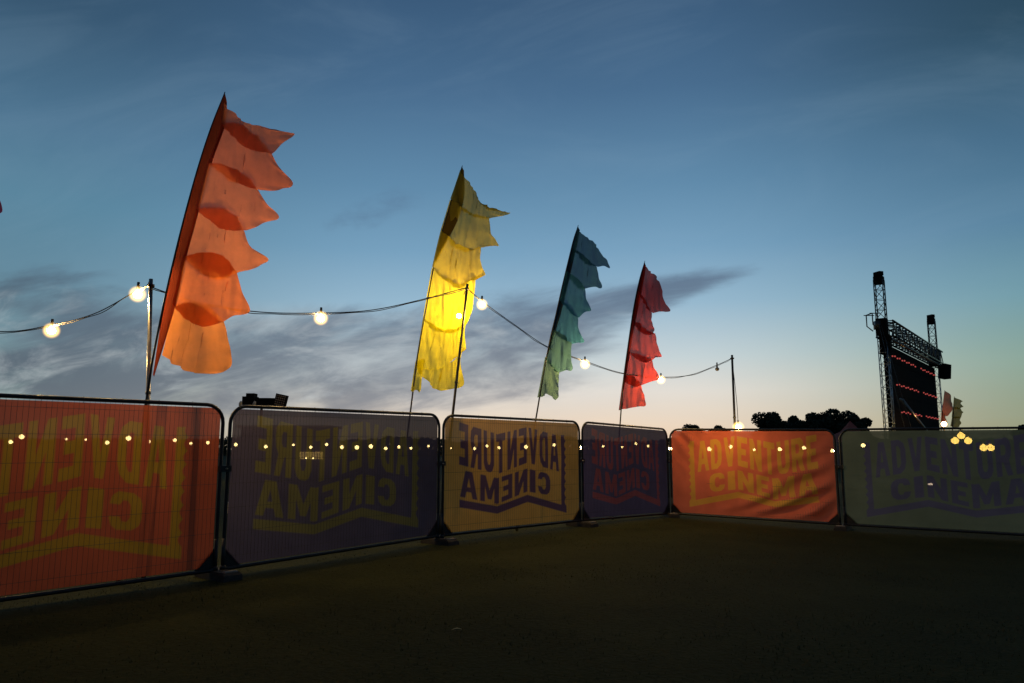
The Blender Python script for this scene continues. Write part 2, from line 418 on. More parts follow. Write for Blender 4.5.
def crowd_fence(i, label, c1, c2, mirror, fold=0.0, see=.2, sag=.012, printk=1.0, trans=.8):
    A, B = J[i], J[i + 1]; d = (B - A); L = d.length; d.normalize()
    A = A + d * .048; B = B - d * .048; L -= .096
    nrm = Vector((d.y, -d.x, 0))           # towards the camera side
    za, zb = JT[i] - HP, JT[i + 1] - HP
    def P(u, v, off=0):                    # u in metres along, v in metres above lower rail
        t = u / L
        return A + d * u + Vector((0, 0, za + (zb - za) * t + v)) + nrm * off
    root = empty('crowd_fence', P(L / 2, 0) * 1.0, label, 'fence', 'mesh fences hung with printed banners')
    root.location.z = ground(root.location.x)
    R = .21
    fr_ = MB(); fr_.tube([P(a, b) for a, b in rounded(0, L, 0, HP, R)], .0215, 10, closed=True)
    fr_.build('frame', M['frame'], root, True)
    for u in (0.0, L):
        lg = MB(); p = P(u, .05); q = p.copy(); q.z = ground(p.x) + .03
        lg.tube([P(u, .35), q], .024, 10); lg.build('leg', M['frame'], root, True)
    # welded wires, nearest the viewer, tied inside the frame
    w = MB(); k = int(L / .05); wo_ = 1 if mirror else -1   # the readable banners hang on the viewer's side of their wires
    for uu in (0, 1):
        g_ = MB(); sg = 1 if uu == 0 else -1; u0_ = L * uu
        for dn in (-.012, -.018):
            g_.v += [P(u0_ + sg * .015, .015, dn), P(u0_ + sg * .25, .015, dn), P(u0_ + sg * .015, .25, dn)]
        g_.f = [(0, 1, 2), (5, 4, 3), (0, 3, 4, 1), (1, 4, 5, 2), (2, 5, 3, 0)]; g_.build('corner_gusset', M['cable'], root)
    def top_at(u):
        e = min(u, L - u)
        return HP - (R - sqrt(max(0, R * R - (R - e) ** 2)) if e < R else 0) - .02
    for a in range(1, k):
        u = L * a / k; e = .0015
        t_ = top_at(u)
        b = len(w.v)
        for (du, dn) in ((-e, 0), (e, 0), (0, e)):
            w.v.append(P(u + du, .01, wo_ * (.026 + dn))); w.v.append(P(u + du, t_, wo_ * (.026 + dn)))
        w.f += [(b, b + 2, b + 3, b + 1), (b + 2, b + 4, b + 5, b + 3), (b + 4, b, b + 1, b + 5)]
    for v in (.14, .42, .70, .98, 1.26, 1.54, 1.80):
        e = .0019; b = len(w.v); o_ = .005 if v < 1.7 else .06
        for (dv, dn) in ((-e, 0), (e, 0), (0, -e)):
            w.v.append(P(o_, v + dv, wo_ * (.022 + dn))); w.v.append(P(L - o_, v + dv, wo_ * (.022 + dn)))
        w.f += [(b, b + 2, b + 3, b + 1), (b + 2, b + 4, b + 5, b + 3), (b + 4, b, b + 1, b + 5)]
    w.build('wire_mesh', M['wire'], root)
    # banner sheet with the printed artwork as a per-point value
    nx, ny = 300, 160
    us = np.linspace(.035, L - .035, nx + 1); vs = np.linspace(.035, HP - .035, ny + 1)
    U, V = np.meshgrid(us, vs)
    un = U / L; vn = V / HP
    acc = np.zeros(U.shape)
    for du in (-.33, 0, .33):
        for dv in (-.33, 0, .33):
            uu = un + du / nx; vv = vn + dv / ny
            acc += artwork(1 - uu if mirror else uu, vv)
    acc = acc / 9 * printk
    # round the corners like the frame and keep cloth corners cut
    keep = np.ones(U.shape, bool)
    e = np.minimum(U, L - U); rt = R - .03
    keep &= ~((e < rt) & (V > HP - rt - .03) & (((rt - e + .03) ** 2 + (V - (HP - rt - .03)) ** 2) > (rt + .02) ** 2))
    keep &= ~((e + V) < .22)
    off = np.zeros(U.shape)
    for a in range(ny + 1):
        for b in range(nx + 1):
            x, y = un[a, b], vn[a, b]
            o_ = noise.noise(Vector((x * 3.1 + i * 7, y * 2.2, 1))) * sag * 1.2 + noise.noise(Vector((x * 9 + i, y * 3, 5))) * sag * .5
            edge = min(1, min(x, 1 - x, y, 1 - y) * 9)
            if fold:
                r1 = (x * 1.9 + (1 - y)) ; g1 = exp(-(r1 / .42) ** 2)
                o_ += fold * g1 * sin((x * 1.9 - (1 - y)) * 26 + 2.2 * noise.noise(Vector((x * 4, y * 4, 0)))) * .8
                r2 = ((1 - x) * 1.5 + y * 1.0); g2 = exp(-(r2 / .75) ** 2)
                o_ += fold * g2 * sin((y * 1.0 - (x) * .95) * 30 + 2.5 * noise.noise(Vector((x * 3, y * 3, 7))))
                o_ += fold * .25 * noise.noise(Vector((x * 14, y * 3, 2)))
            off[a, b] = o_ * edge
    dv_, nv_, Av = np.array(d), np.array(nrm), np.array(A)
    org = np.array(root.location)
    Z = za + (zb - za) * un + V
    C = Av[None, None] + U[..., None] * dv_ + (off[..., None] - .004) * nv_
    C[..., 2] += Z; C = C - org
    idx = np.arange((nx + 1) * (ny + 1)).reshape(ny + 1, nx + 1)
    ok = keep[:-1, :-1] & keep[1:, :-1] & keep[:-1, 1:] & keep[1:, 1:]
    q = np.stack([idx[:-1, :-1], idx[:-1, 1:], idx[1:, 1:], idx[1:, :-1]], -1)[ok]
    used, inv = np.unique(q, return_inverse=True)
    me = bpy.data.meshes.new('banner')
    me.from_pydata(C.reshape(-1, 3)[used].tolist(), [], inv.reshape(q.shape).tolist())
    at_ = me.attributes.new('print', 'FLOAT', 'POINT'); at_.data.foreach_set('value', acc.reshape(-1)[used].astype(np.float32))
    me.polygons.foreach_set('use_smooth', [True] * len(me.polygons)); me.update()
    me.materials.append(cloth('printed_banner', c1, c2, trans, see, 1.4, 'print'))
    o = bpy.data.objects.new('banner', me); COL.objects.link(o); o.parent = root
    # cable ties round the rim
    for a in range(1, 9):
        tm = MB(); p = P(L * a / 9, HP, 0)
        tm.tube([p + Vector((0, 0, .028)), p + nrm * .028, p + Vector((0, 0, -.04))], .003, 5)
        tm.build('cable_tie', M['cable'], root)
    return root

lc = lambda r, g, b: (r, g, b, 1)
crowd_fence(0, 'orange red banner fence at the far left, its yellow lettering cut off', lc(.35, .082, .045), lc(.31, .19, .028), True, see=.03)
crowd_fence(1, 'dark purple banner fence with olive green lettering, second from the left', lc(.082, .070, .108), lc(.155, .14, .055), True, see=.035)
crowd_fence(2, 'mustard yellow banner fence with crisp dark purple lettering', lc(.68, .36, .09), lc(.14, .075, .12), True, see=.025)
crowd_fence(3, 'dark purple banner fence with faint red lettering, between the mustard one and the corner', lc(.145, .10, .155), lc(.50, .11, .09), True, see=.025, printk=.8)
crowd_fence(4, 'creased bright orange banner fence with readable yellow lettering, lit from behind', lc(.72, .16, .085), lc(.72, .34, .06), False, fold=.10, see=.03, trans=.85)
crowd_fence(5, 'dark green banner fence with navy lettering at the right edge', lc(.215, .235, .15), lc(.17, .15, .22), False, see=.035)

# clamps and feet at each junction
for i in range(1, 6):
    A, B = J[i - 1], J[i + 1]; t = (B - A); t.normalize(); nr = Vector((t.y, -t.x, 0))
    c = J[i]; gz = ground(c.x)
    names = {1: 'beside the leftmost orange panel', 2: 'between the purple and mustard panels', 3: 'between the mustard and small purple panels',
             4: 'in the corner of the fence', 5: 'between the creased orange and dark green panels'}
    rt = empty('ballast_block', Vector((c.x, c.y, gz)), 'low flat fence foot block on the grass ' + names[i], 'fence foot', 'feet under the fence joints')
    sz = 1.0
    b = MB(); ang = math.atan2(nr.y, nr.x)
    Rm = rotz(ang)
    def block(bm_, L_, W_, H_, z):
        vs_ = []
        k0 = len(bm_.v)
        for (zz, s_) in ((0, 1.0), (H_ * .7, .97), (H_, .86)):
            for dx, dy in ((-1, -1), (1, -1), (1, 1), (-1, 1)):
                bm_.v.append(Vector((c.x, c.y, gz + z + zz)) + Rm @ Vector((dx * L_ / 2 * s_, dy * W_ / 2 * s_, 0)))
        for r_ in (0, 4):
            for a in range(4):
                bm_.f.append((k0 + r_ + a, k0 + r_ + (a + 1) % 4, k0 + r_ + 4 + (a + 1) % 4, k0 + r_ + 4 + a))
        bm_.f.append((k0 + 8, k0 + 9, k0 + 10, k0 + 11)); bm_.f.append((k0 + 3, k0 + 2, k0 + 1, k0))
    block(b, .62, .24, .10, -.01)
    b.build('block', M['rubber'], rt)
    h = MB()
    for s_ in (-1, 1):
        p = Vector((c.x, c.y, gz + .088)) + t * (.048 * s_)
        h.tube([p, p + Vector((0, 0, .05))], .034, 10)
    h.build('socket', M['frame'], rt, True)
    st = MB(); st.quadbox(Vector((c.x, c.y, gz + .095)) + nr * .24, .05, .16, .016, Rm); st.build('handle', M['concrete'], rt)
    k_ = empty('pipe_coupler', c + Vector((0, 0, gz + 1.25)), 'dark steel clamp joining the posts ' + names[i], 'clamp', 'clamps holding neighbouring panels')
    for z in (1.25,):
        m_ = MB(); m_.quadbox(c + Vector((0, 0, gz + z)) + nr * .03, .02, .15, .07, Rm); m_.quadbox(c + Vector((0, 0, gz + z)) - nr * .03, .02, .15, .07, Rm)
        m_.build('plate', M['frame'], k_)
        m_ = MB(); m_.tube([c + Vector((0, 0, gz + z)) - nr * .06, c + Vector((0, 0, gz + z)) + nr * .07], .009, 8)
        m_.build('bolt', M['galv'], k_, True)

# ------------------------------------------------------------------ flags
def spline(pts, k=8):
    P_ = [Vector(p) for p in pts]; P_ = [P_[0] * 2 - P_[1]] + P_ + [P_[-1] * 2 - P_[-2]]
    r = []
    for i in range(1, len(P_) - 2):
        for s_ in range(k):
            t = s_ / k
            a, b, c, d = P_[i - 1], P_[i], P_[i + 1], P_[i + 2]
            r.append(.5 * ((2 * b) + (-a + c) * t + (2 * a - 5 * b + 4 * c - d) * t * t + (-a + 3 * b - 3 * c + d) * t ** 3))
    r.append(P_[-2]); return r
def resample(pts, n_):
    L = [0]
    for a, b in zip(pts, pts[1:]): L.append(L[-1] + (b - a).length)
    r = []; j = 0
    for i in range(n_):
        t = L[-1] * i / (n_ - 1)
        while j < len(L) - 2 and L[j + 1] < t: j += 1
        f = (t - L[j]) / max(1e-9, L[j + 1] - L[j]); r.append(pts[j].lerp(pts[j + 1], min(1, f)))
    return r
def flag(depth, ang, crop, pole, sleeve, petals, labels, mats, polebase=None, ripple=.03, seed=0, freq=7, group='feather flags flying behind the fence', pr=.016, far=False, lens=1.0, crumple=0.0, tuck=5.0):
    """outline points are given in the photo, laid onto the flag's own upright plane at its real distance"""
    ox, oy, sc = crop
    px = lambda p: (ox + p[0] / sc, oy + p[1] / sc)
    a0, _ = ray(*px(pole[-1])); base = Vector((a0 * depth, depth, 0))
    d = Vector((cos(ang), sin(ang), 0)); nr = Vector((-d.y, d.x, 0))
    def W_(p, off=0):
        rx, rz = ray(*px(p))
        # D*(rx,1) = base + s*d
        det = rx * (-d.y) + d.x
        D = (base.x * (-d.y) + d.x * base.y) / det
        return Vector((rx * D, D, CAMZ + rz * D)) + nr * off
    low = W_(pole[-1]); pt = [W_(p) for p in pole]
    dr = (pt[-1] - pt[-2]).normalized(); gz = ground(low.x)
    if dr.z < -.1:
        ext = pt[-1] + dr * ((pt[-1].z - gz) / -dr.z)
        pt.append(ext)
    root = empty('feather_flag', Vector((pt[-1].x, pt[-1].y, gz)), labels, 'flag', group)
    sp_ = spline(pt, 6)
    N_ = len(sp_)
    MB().tube(sp_, [pr * (.35 + .65 * i / N_) for i in range(N_)], 8).build('pole', M['pole'], root, True)
    if not far:
        g_ = MB(); q = sp_[-1]; g_.tube([q + Vector((0, 0, .02)), q + Vector((0, 0, .25))], pr * 1.7, 10); g_.build('ground_spike', M['galv'], root, True)
    # sleeve strip
    if sleeve:
        le = resample([Vector((*p, 0)) for p in spline([(*q, 0) for q in sleeve[0]])], 60)
        ri = resample([Vector((*p, 0)) for p in spline([(*q, 0) for q in sleeve[1]])], 60)
        b = MB(); nn = 7
        for i in range(60):
            for k in range(nn):
                t = k / (nn - 1); q = le[i].lerp(ri[i], t)
                b.v.append(W_((q.x, q.y), .02 * sin(t * pi) + .006 * noise.noise(Vector((i * .2, t * 3, seed)))))
        for i in range(59):
            for k in range(nn - 1): b.f.append((i * nn + k, i * nn + k + 1, (i + 1) * nn + k + 1, (i + 1) * nn + k))
        b.build('sleeve', mats[0], root, True)
    prevB = None
    for j, (left, top, right, bot) in enumerate(petals):
        n1 = 70 if crumple else 34
        c_ = lambda q: resample([Vector((*p[:2], 0)) for p in spline([(*r_, 0) for r_ in q])], n1)
        Lf, Tp, Rt, Bt = c_(left), c_(top), c_(right), c_(bot)
        if prevB is not None and lens < 1 and abs(prevB[0].x - Tp[0].x) < 12 and abs(prevB[0].y - Tp[0].y) < 14:
            Tp = [prevB[k].lerp(Tp[k], lens) for k in range(n1)]
        prevB = Bt
        b = MB(); zoff = -.03 + .006 * j + (.03 if j % 2 else 0)
        for a in range(n1):
            v = a / (n1 - 1)
            for k in range(n1):
                u = k / (n1 - 1)
                p = Lf[a] * (1 - u) + Rt[a] * u + Tp[k] * (1 - v) + Bt[k] * v - (Tp[0] * (1 - u) * (1 - v) + Tp[-1] * u * (1 - v) + Bt[0] * (1 - u) * v + Bt[-1] * u * v)
                p.x -= tuck * (1 - u) ** 3
                if crumple:
                    ed = min(1, (1 - u) * 3.0) * min(1, u * 5)
                    p.x += ed * crumple * (noise.noise(Vector((p.x / 11 + p.y / 45, p.y / 95, seed + j * .7))) + .5 * noise.noise(Vector((p.x / 5, p.y / 60, seed + 9))))
                    p.y += ed * crumple * .35 * noise.noise(Vector((p.x / 30, p.y / 22, seed + 40)))
                q = W_((p.x, p.y))
                e = min(1, u * 3)
                s1 = noise.noise(Vector((q.x * freq * .5 + q.z * .8, q.z * 1.3, seed + j * 3.3)))
                s2 = noise.noise(Vector((q.x * freq * 1.6, q.z * 2.0, seed + j * 2.3 + 20)))
                frill = sin(v * 22 + j) * .012 * max(0, u - .7) / .3
                b.v.append(W_((p.x, p.y + (0 if far else 0)), zoff + e * ripple * (s1 * 1.6 + s2 * .7) + frill))
        for a in range(n1 - 1):
            for k in range(n1 - 1): b.f.append((a * n1 + k, a * n1 + k + 1, (a + 1) * n1 + k + 1, (a + 1) * n1 + k))
        b.build('tongue', mats[1 + min(j, len(mats) - 2)], root, True)
    return root

# orange flag
fo = [cloth('orange_flag_cloth', lc(*c), trans=.72, see=.04) for c in ((.74, .22, .11), (.82, .22, .10), (.88, .27, .13), (.88, .28, .11), (.90, .25, .06), (.92, .33, .07))]
C1 = (120, 80, 2.009)
pet = []
pet.append(([(213, 45), (213, 66), (211, 88)], [(213, 45), (236, 74), (250, 86), (292, 99)], [(292, 99), (322, 104), (352, 111), (330, 126), (306, 151)], [(211, 88), (232, 118), (262, 140), (306, 151)]))
pet.append(([(211, 88), (198, 130), (183, 168)], [(211, 88), (240, 86), (275, 112), (306, 150)], [(306, 150), (318, 172), (347, 206), (322, 218), (296, 222)], [(183, 168), (215, 196), (255, 216), (296, 222)]))
pet.append(([(183, 168), (172, 212), (160, 258)], [(183, 168), (214, 172), (252, 192), (278, 222)], [(278, 222), (296, 250), (320, 276), (290, 288), (254, 303)], [(160, 258), (184, 285), (215, 303), (254, 303)]))
pet.append(([(160, 258), (148, 305), (133, 355)], [(160, 258), (195, 254), (232, 272), (250, 305)], [(250, 305), (262, 335), (297, 358), (276, 374), (240, 384)], [(133, 355), (160, 385), (198, 400), (240, 384)]))
pet.append(([(133, 355), (124, 400), (112, 452)], [(133, 355), (170, 346), (210, 356), (237, 388)], [(237, 388), (246, 425), (263, 466), (232, 474), (208, 486)], [(112, 452), (134, 480), (168, 494), (208, 486)]))
pet.append(([(112, 452), (102, 500), (90, 552)], [(112, 452), (145, 446), (180, 456), (207, 484)], [(207, 484), (216, 520), (224, 566), (210, 584), (186, 590)], [(90, 552), (115, 572), (145, 588), (186, 590)]))
flag(8.5, radians(8), C1, [(211, 24), (184, 92), (160, 165), (136, 250), (112, 345), (88, 450), (66, 560), (55, 632)],
     ([(210, 24), (182, 95), (158, 168), (134, 255), (112, 345), (90, 440), (66, 592)], [(215, 46), (211, 92), (184, 168), (160, 258), (134, 355), (112, 452), (68, 598)]),
     pet, 'tallest orange flag with a row of pointed tongues, leaning beside the leftmost lamp pole',
     [cloth('deep_red_sleeve', lc(.26, .045, .02), trans=.5, see=0)] + fo, seed=1, ripple=.04, crumple=6.5, tuck=7)
# yellow flag
C2 = (380, 150, 2.44)
yc = [cloth('yellow_flag_cloth', lc(*c), trans=.75, see=.05) for c in ((.50, .46, .09), (.56, .50, .07), (.72, .60, .04), (.93, .84, .02), (.94, .86, .015), (.94, .84, .015))]  # lower tongues brighter: the near bulb's light put into the cloth colour
pet = [([(200, 50), (186, 92), (176, 120)], [(200, 50), (220, 88), (240, 120), (264, 146)], [(264, 146), (290, 152), (316, 157), (290, 164), (266, 166)], [(176, 120), (205, 150), (235, 165), (266, 166)]),
       ([(176, 120), (164, 160), (153, 195)], [(176, 120), (205, 112), (240, 130), (266, 165)], [(266, 165), (272, 202), (290, 233), (268, 232), (246, 240)], [(153, 195), (180, 232), (212, 248), (246, 240)]),
       ([(153, 195), (142, 240), (132, 285)], [(153, 195), (190, 180), (222, 200), (246, 239)], [(246, 239), (244, 270), (256, 305), (246, 304), (233, 309)], [(132, 285), (160, 322), (195, 336), (233, 309)]),
       ([(132, 285), (122, 340), (110, 410)], [(132, 285), (165, 268), (205, 276), (234, 306)], [(234, 306), (232, 340), (226, 385), (222, 400), (214, 420)], [(110, 410), (140, 440), (180, 446), (214, 420)]),
       ([(110, 410), (100, 470), (90, 530)], [(110, 410), (145, 380), (185, 386), (216, 416)], [(216, 416), (206, 440), (210, 484), (204, 486), (200, 492)], [(90, 530), (120, 536), (160, 530), (200, 492)]),
       ([(98, 528), (98, 540), (100, 545)], [(98, 528), (120, 535), (160, 526), (202, 488)], [(202, 488), (198, 520), (207, 570), (180, 582), (150, 588)], [(100, 545), (112, 560), (128, 580), (150, 588)]),
       ([(92, 515), (86, 550), (80, 588)], [(92, 515), (98, 512), (104, 512), (110, 514)], [(110, 514), (104, 540), (102, 570), (100, 585), (96, 592)], [(80, 588), (85, 591), (90, 586), (96, 592)])]
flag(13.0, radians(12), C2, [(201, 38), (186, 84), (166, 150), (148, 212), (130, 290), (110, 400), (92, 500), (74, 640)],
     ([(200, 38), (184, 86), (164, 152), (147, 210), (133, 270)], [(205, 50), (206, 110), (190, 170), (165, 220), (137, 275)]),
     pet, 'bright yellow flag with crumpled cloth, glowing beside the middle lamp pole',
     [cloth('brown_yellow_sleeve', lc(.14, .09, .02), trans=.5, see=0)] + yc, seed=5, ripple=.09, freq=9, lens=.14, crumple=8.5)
# teal flag
C3 = (520, 210, 3.105)
tc_ = [cloth('teal_flag_cloth', lc(*c), trans=.75, see=.05) for c in ((.03, .13, .24), (.03, .14, .25), (.035, .18, .33), (.04, .18, .32), (.08, .20, .21), (.17, .32, .22))]
pet = [([(182, 60), (174, 90), (165, 118)], [(182, 60), (205, 88), (232, 106), (255, 142)], [(255, 142), (266, 158), (277, 182), (258, 176), (238, 179)], [(165, 118), (188, 150), (212, 170), (238, 179)]),
       ([(165, 118), (156, 155), (148, 190)], [(165, 118), (195, 122), (222, 140), (238, 178)], [(238, 178), (242, 208), (252, 243), (222, 240), (194, 246)], [(148, 190), (162, 222), (178, 240), (194, 246)]),
       ([(148, 190), (138, 235), (128, 280)], [(148, 190), (170, 190), (190, 212), (198, 244)], [(198, 244), (204, 275), (221, 310), (200, 318), (180, 336)], [(128, 280), (145, 305), (162, 325), (180, 336)]),
       ([(128, 280), (118, 325), (106, 372)], [(128, 280), (152, 276), (170, 300), (180, 334)], [(180, 334), (184, 370), (200, 408), (178, 412), (158, 417)], [(106, 372), (124, 395), (142, 410), (158, 417)]),
       ([(106, 372), (95, 420), (84, 465)], [(106, 372), (128, 370), (145, 390), (158, 415)], [(158, 415), (156, 455), (162, 496), (142, 498), (124, 504)], [(84, 465), (98, 485), (110, 500), (124, 504)]),
       ([(84, 455), (72, 520), (60, 582)], [(84, 455), (100, 460), (115, 480), (124, 502)], [(124, 502), (122, 540), (121, 575), (118, 584), (112, 590)], [(60, 582), (78, 578), (86, 570), (112, 590)])]
flag(13.9, radians(12), C3, [(181, 47), (168, 90), (150, 160), (132, 235), (113, 320), (95, 400), (78, 480), (50, 645)],
     ([(180, 47), (165, 92), (148, 160), (130, 235), (111, 320), (93, 395), (80, 460)], [(186, 62), (178, 105), (164, 165), (147, 240), (126, 325), (103, 400), (84, 462)]),
     pet, 'teal flag with a pale green lower end',
     [cloth('dark_teal_sleeve', lc(.02, .035, .06), trans=.4, see=0)] + tc_, seed=9, ripple=.06, lens=.45, crumple=7)
# red flag
rc = [cloth('red_flag_cloth', lc(*c), trans=.75, see=.05) for c in ((.36, .03, .035), (.38, .03, .035), (.45, .05, .055), (.50, .045, .04), (.58, .055, .035))]  # tongues brighten downwards, lamplight on the lower end worked into their colour
pet = [([(389, 170), (380, 210), (372, 250)], [(389, 170), (410, 200), (432, 225), (442, 252)], [(442, 252), (445, 280), (465, 314), (436, 315), (410, 322)], [(372, 250), (382, 285), (395, 310), (410, 322)]),
       ([(372, 250), (362, 300), (354, 345)], [(372, 250), (388, 262), (402, 290), (410, 320)], [(410, 320), (408, 345), (416, 372), (412, 380), (412, 386)], [(354, 345), (370, 370), (390, 388), (412, 386)]),
       ([(354, 345), (346, 395), (340, 440)], [(354, 345), (385, 340), (405, 362), (418, 384)], [(418, 384), (424, 420), (435, 456), (422, 456), (408, 466)], [(340, 440), (360, 462), (385, 474), (408, 466)]),
       ([(340, 440), (333, 480), (326, 530)], [(340, 440), (368, 430), (392, 442), (410, 462)], [(410, 462), (418, 490), (434, 522), (404, 534), (373, 546)], [(326, 530), (340, 540), (356, 548), (373, 546)]),
       ([(326, 515), (318, 570), (311, 622)], [(326, 515), (346, 512), (362, 526), (374, 545)], [(374, 545), (384, 575), (388, 607), (370, 610), (352, 613)], [(311, 622), (325, 619), (338, 616), (352, 613)])]
flag(16.2, radians(10), C3, [(388, 158), (375, 200), (362, 255), (350, 320), (340, 390), (330, 460), (320, 540), (311, 662)],
     ([(387, 158), (373, 205), (360, 260), (348, 325), (338, 392), (328, 465), (317, 560)], [(391, 172), (386, 210), (376, 262), (363, 325), (350, 390), (338, 465), (322, 560)]),
     pet, 'deep red flag, rightmost of the four large ones',
     [cloth('dark_maroon_sleeve', lc(.06, .01, .015), trans=.4, see=0)] + rc, seed=13, ripple=.06, lens=.5, crumple=7)
# flag mostly outside the picture on the left: one tongue tip shows
pk = cloth('magenta_flag_cloth', lc(.35, .02, .10), trans=.7, see=.03)
pet = [([(-60, 120), (-66, 160), (-72, 200)], [(-60, 120), (-40, 140), (-20, 160), (-10, 178)], [(-10, 178), (-2, 195), (4, 213), (-14, 212), (-30, 216)], [(-72, 200), (-60, 212), (-45, 218), (-30, 216)]),
       ([(-72, 200), (-80, 250), (-88, 300)], [(-72, 200), (-55, 196), (-40, 204), (-30, 216)], [(-30, 216), (-24, 245), (-10, 270), (-30, 276), (-48, 280)], [(-88, 300), (-75, 300), (-60, 292), (-48, 280)])]
flag(9.4, radians(8), (0, 0, 1), [(-55, 90), (-66, 150), (-78, 220), (-92, 300), (-104, 400)],
     None, pet, 'dark magenta flag almost wholly cut off by the left edge, only a cloth tip showing', [pk, pk], seed=21, ripple=.03)
# two small far flags beside the screen
C5 = (920, 370, 8.54)
f1 = cloth('far_red_flag_cloth', lc(.8, .22, .12), trans=.5, see=.05); f2 = cloth('far_yellow_flag_cloth', lc(.8, .66, .10), trans=.5, see=.05)
flag(38, radians(5), C5, [(212, 172), (205, 230), (198, 300), (190, 380), (182, 500)], None,
     [([(212, 178), (200, 270), (190, 350)], [(212, 178), (235, 195), (258, 225), (268, 260)], [(268, 260), (272, 290), (266, 320), (255, 350), (245, 380)], [(190, 350), (205, 385), (225, 395), (245, 380)]),
      ([(190, 350), (186, 400), (184, 450)], [(190, 350), (205, 360), (225, 370), (240, 380)], [(240, 380), (232, 410), (240, 440), (225, 450), (215, 455)], [(184, 450), (195, 456), (205, 458), (215, 455)])],
     'small faded red flag far away beside the foot of the screen', [f1, f1], seed=31, ripple=.15, freq=3, pr=.03, far=True, group='far flags beside the screen')
flag(40, radians(5), C5, [(292, 225), (290, 280), (286, 350), (282, 420), (278, 500)], None,
     [([(292, 232), (288, 270), (284, 320)], [(292, 232), (315, 245), (335, 258), (358, 268)], [(358, 268), (340, 280), (348, 292), (370, 312), (350, 322)], [(284, 320), (305, 330), (330, 335), (350, 322)]),
      ([(284, 320), (280, 360), (276, 400)], [(284, 320), (310, 318), (335, 320), (345, 325)], [(345, 325), (352, 345), (362, 362), (350, 380), (350, 405)], [(276, 400), (300, 410), (330, 410), (350, 405)]),
      ([(276, 400), (270, 440), (262, 480)], [(276, 400), (300, 398), (330, 400), (350, 404)], [(350, 404), (350, 430), (362, 450), (355, 470), (350, 485)], [(262, 480), (290, 488), (320, 490), (350, 485)])],
     'small ragged yellow green flag far away, right of the faded red one', [f2, f2], seed=35, ripple=.2, freq=3, pr=.03, far=True, group='far flags beside the screen')

# ------------------------------------------------------------------ lamp poles and festoon strings
def lamp_pole(pxtop, pxbot, d, mat, label, r=.022):
    tp = at(*pxtop, d); bt = at(*pxbot, d); dr = (tp - bt).normalized(); g_ = ground(bt.x)
    base = bt - dr * ((bt.z - g_) / dr.z)
    rt = empty('lamp_pole', Vector((base.x, base.y, g_)), label, 'pole', 'poles carrying the string lights')
    MB().tube([base, base.lerp(tp, .5), tp], [r * 1.1, r, r * .9], 10).build('shaft', mat, rt, True)
    MB().tube([tp - dr * .10, tp - dr * .07], r * 1.7, 10).build('collar', M['pole'], rt, True)
    h = MB(); h.tube([tp - dr * .08 + Vector((0, -.02, 0)), tp + Vector((0, -.05, -.05)), tp + Vector((0, -.05, -.09))], .006, 6); h.build('hook', M['pole'], rt, True)
    for q in (.25, .42, .6):
        p = base.lerp(tp, q); MB().tube([p, p + dr * .035], r * 1.25, 8).build('tape_band', M['cable'], rt, True)
    return tp
TA = lamp_pole((151, 279), (148, 400), 8.9, M['galv'], 'pale metal pole left of the orange flag, carrying string lights', .026)
TB = lamp_pole((467.5, 284), (453, 412), 12.5, M['pole'], 'thin dark leaning pole standing in front of the yellow flag')
TC = lamp_pole((732, 355), (735, 430), 18.2, M['pole'], 'thin dark pole behind the creased orange banner, near the fence corner', .03)

def bulb(parent, p, r=.048, mat='bulb', lit=True):
    """globe bulb hanging below point p"""
    c = p + Vector((0, 0, -.09 - r * .9))
    g = MB()
    prof = [(.3, .95), (.36, .8), (.62, .62), (.88, .35), (1, 0), (.92, -.4), (.7, -.72), (.38, -.94), (.05, -1.0)]
    b = len(g.v)
    for (rr, zz) in prof:
        for k in range(16):
            a = 2 * pi * k / 16; g.v.append(c + Vector((r * rr * cos(a), r * rr * sin(a), r * zz)))
    for j in range(len(prof) - 1):
        for k in range(16): g.f.append((b + j * 16 + k, b + (j + 1) * 16 + k, b + (j + 1) * 16 + (k + 1) % 16, b + j * 16 + (k + 1) % 16))
    o = g.build('bulb', M[mat], parent, True)
    s_ = MB(); s_.tube([c + Vector((0, 0, r * .9)), p + Vector((0, 0, .02))], [.02, .016], 10); s_.build('socket', M['cable'], o, True)
    if mat in ('bulb', 'low_bulb'): MB().ball(c, r * 2.4, 32, 20).build('halo_shell', M['halo'], o, True)  # added see-through shell carrying the painted halo
    return o
def cable(name, parent, pts, r=.007, twist=True, k=14):
    sp_ = spline(pts, k)
    b = MB(); b.tube(sp_, r, 6)
    if twist:
        q = []
        for i, p in enumerate(sp_):
            q.append(p + Vector((0, .012 * cos(i * .5), -.018 + .028 * noise.noise(Vector((i * .13, len(pts), 2)))))) 
        b.tube(q, r * .8, 6)
    return b.build(name, M['cable'], parent, True)
# left span
rt = empty('string_lights', TA + Vector((0, 0, -.08)), 'string lights running from the pale metal pole out of the left edge', 'string lights', 'festoon strings between the poles')
b1 = at(138, 290, 9.0); b2 = at(52, 325, 9.6); endl = at(-170, 300, 11.5)
cable('cable', rt, [TA + Vector((0, 0, -.08)), b1, at(96, 313, 9.3), b2, at(0, 331.5, 10.0), at(-70, 322, 10.6), endl])
bulb(rt, b1 + Vector((0, 0, .08))); bulb(rt, b2 + Vector((0, 0, .06)))
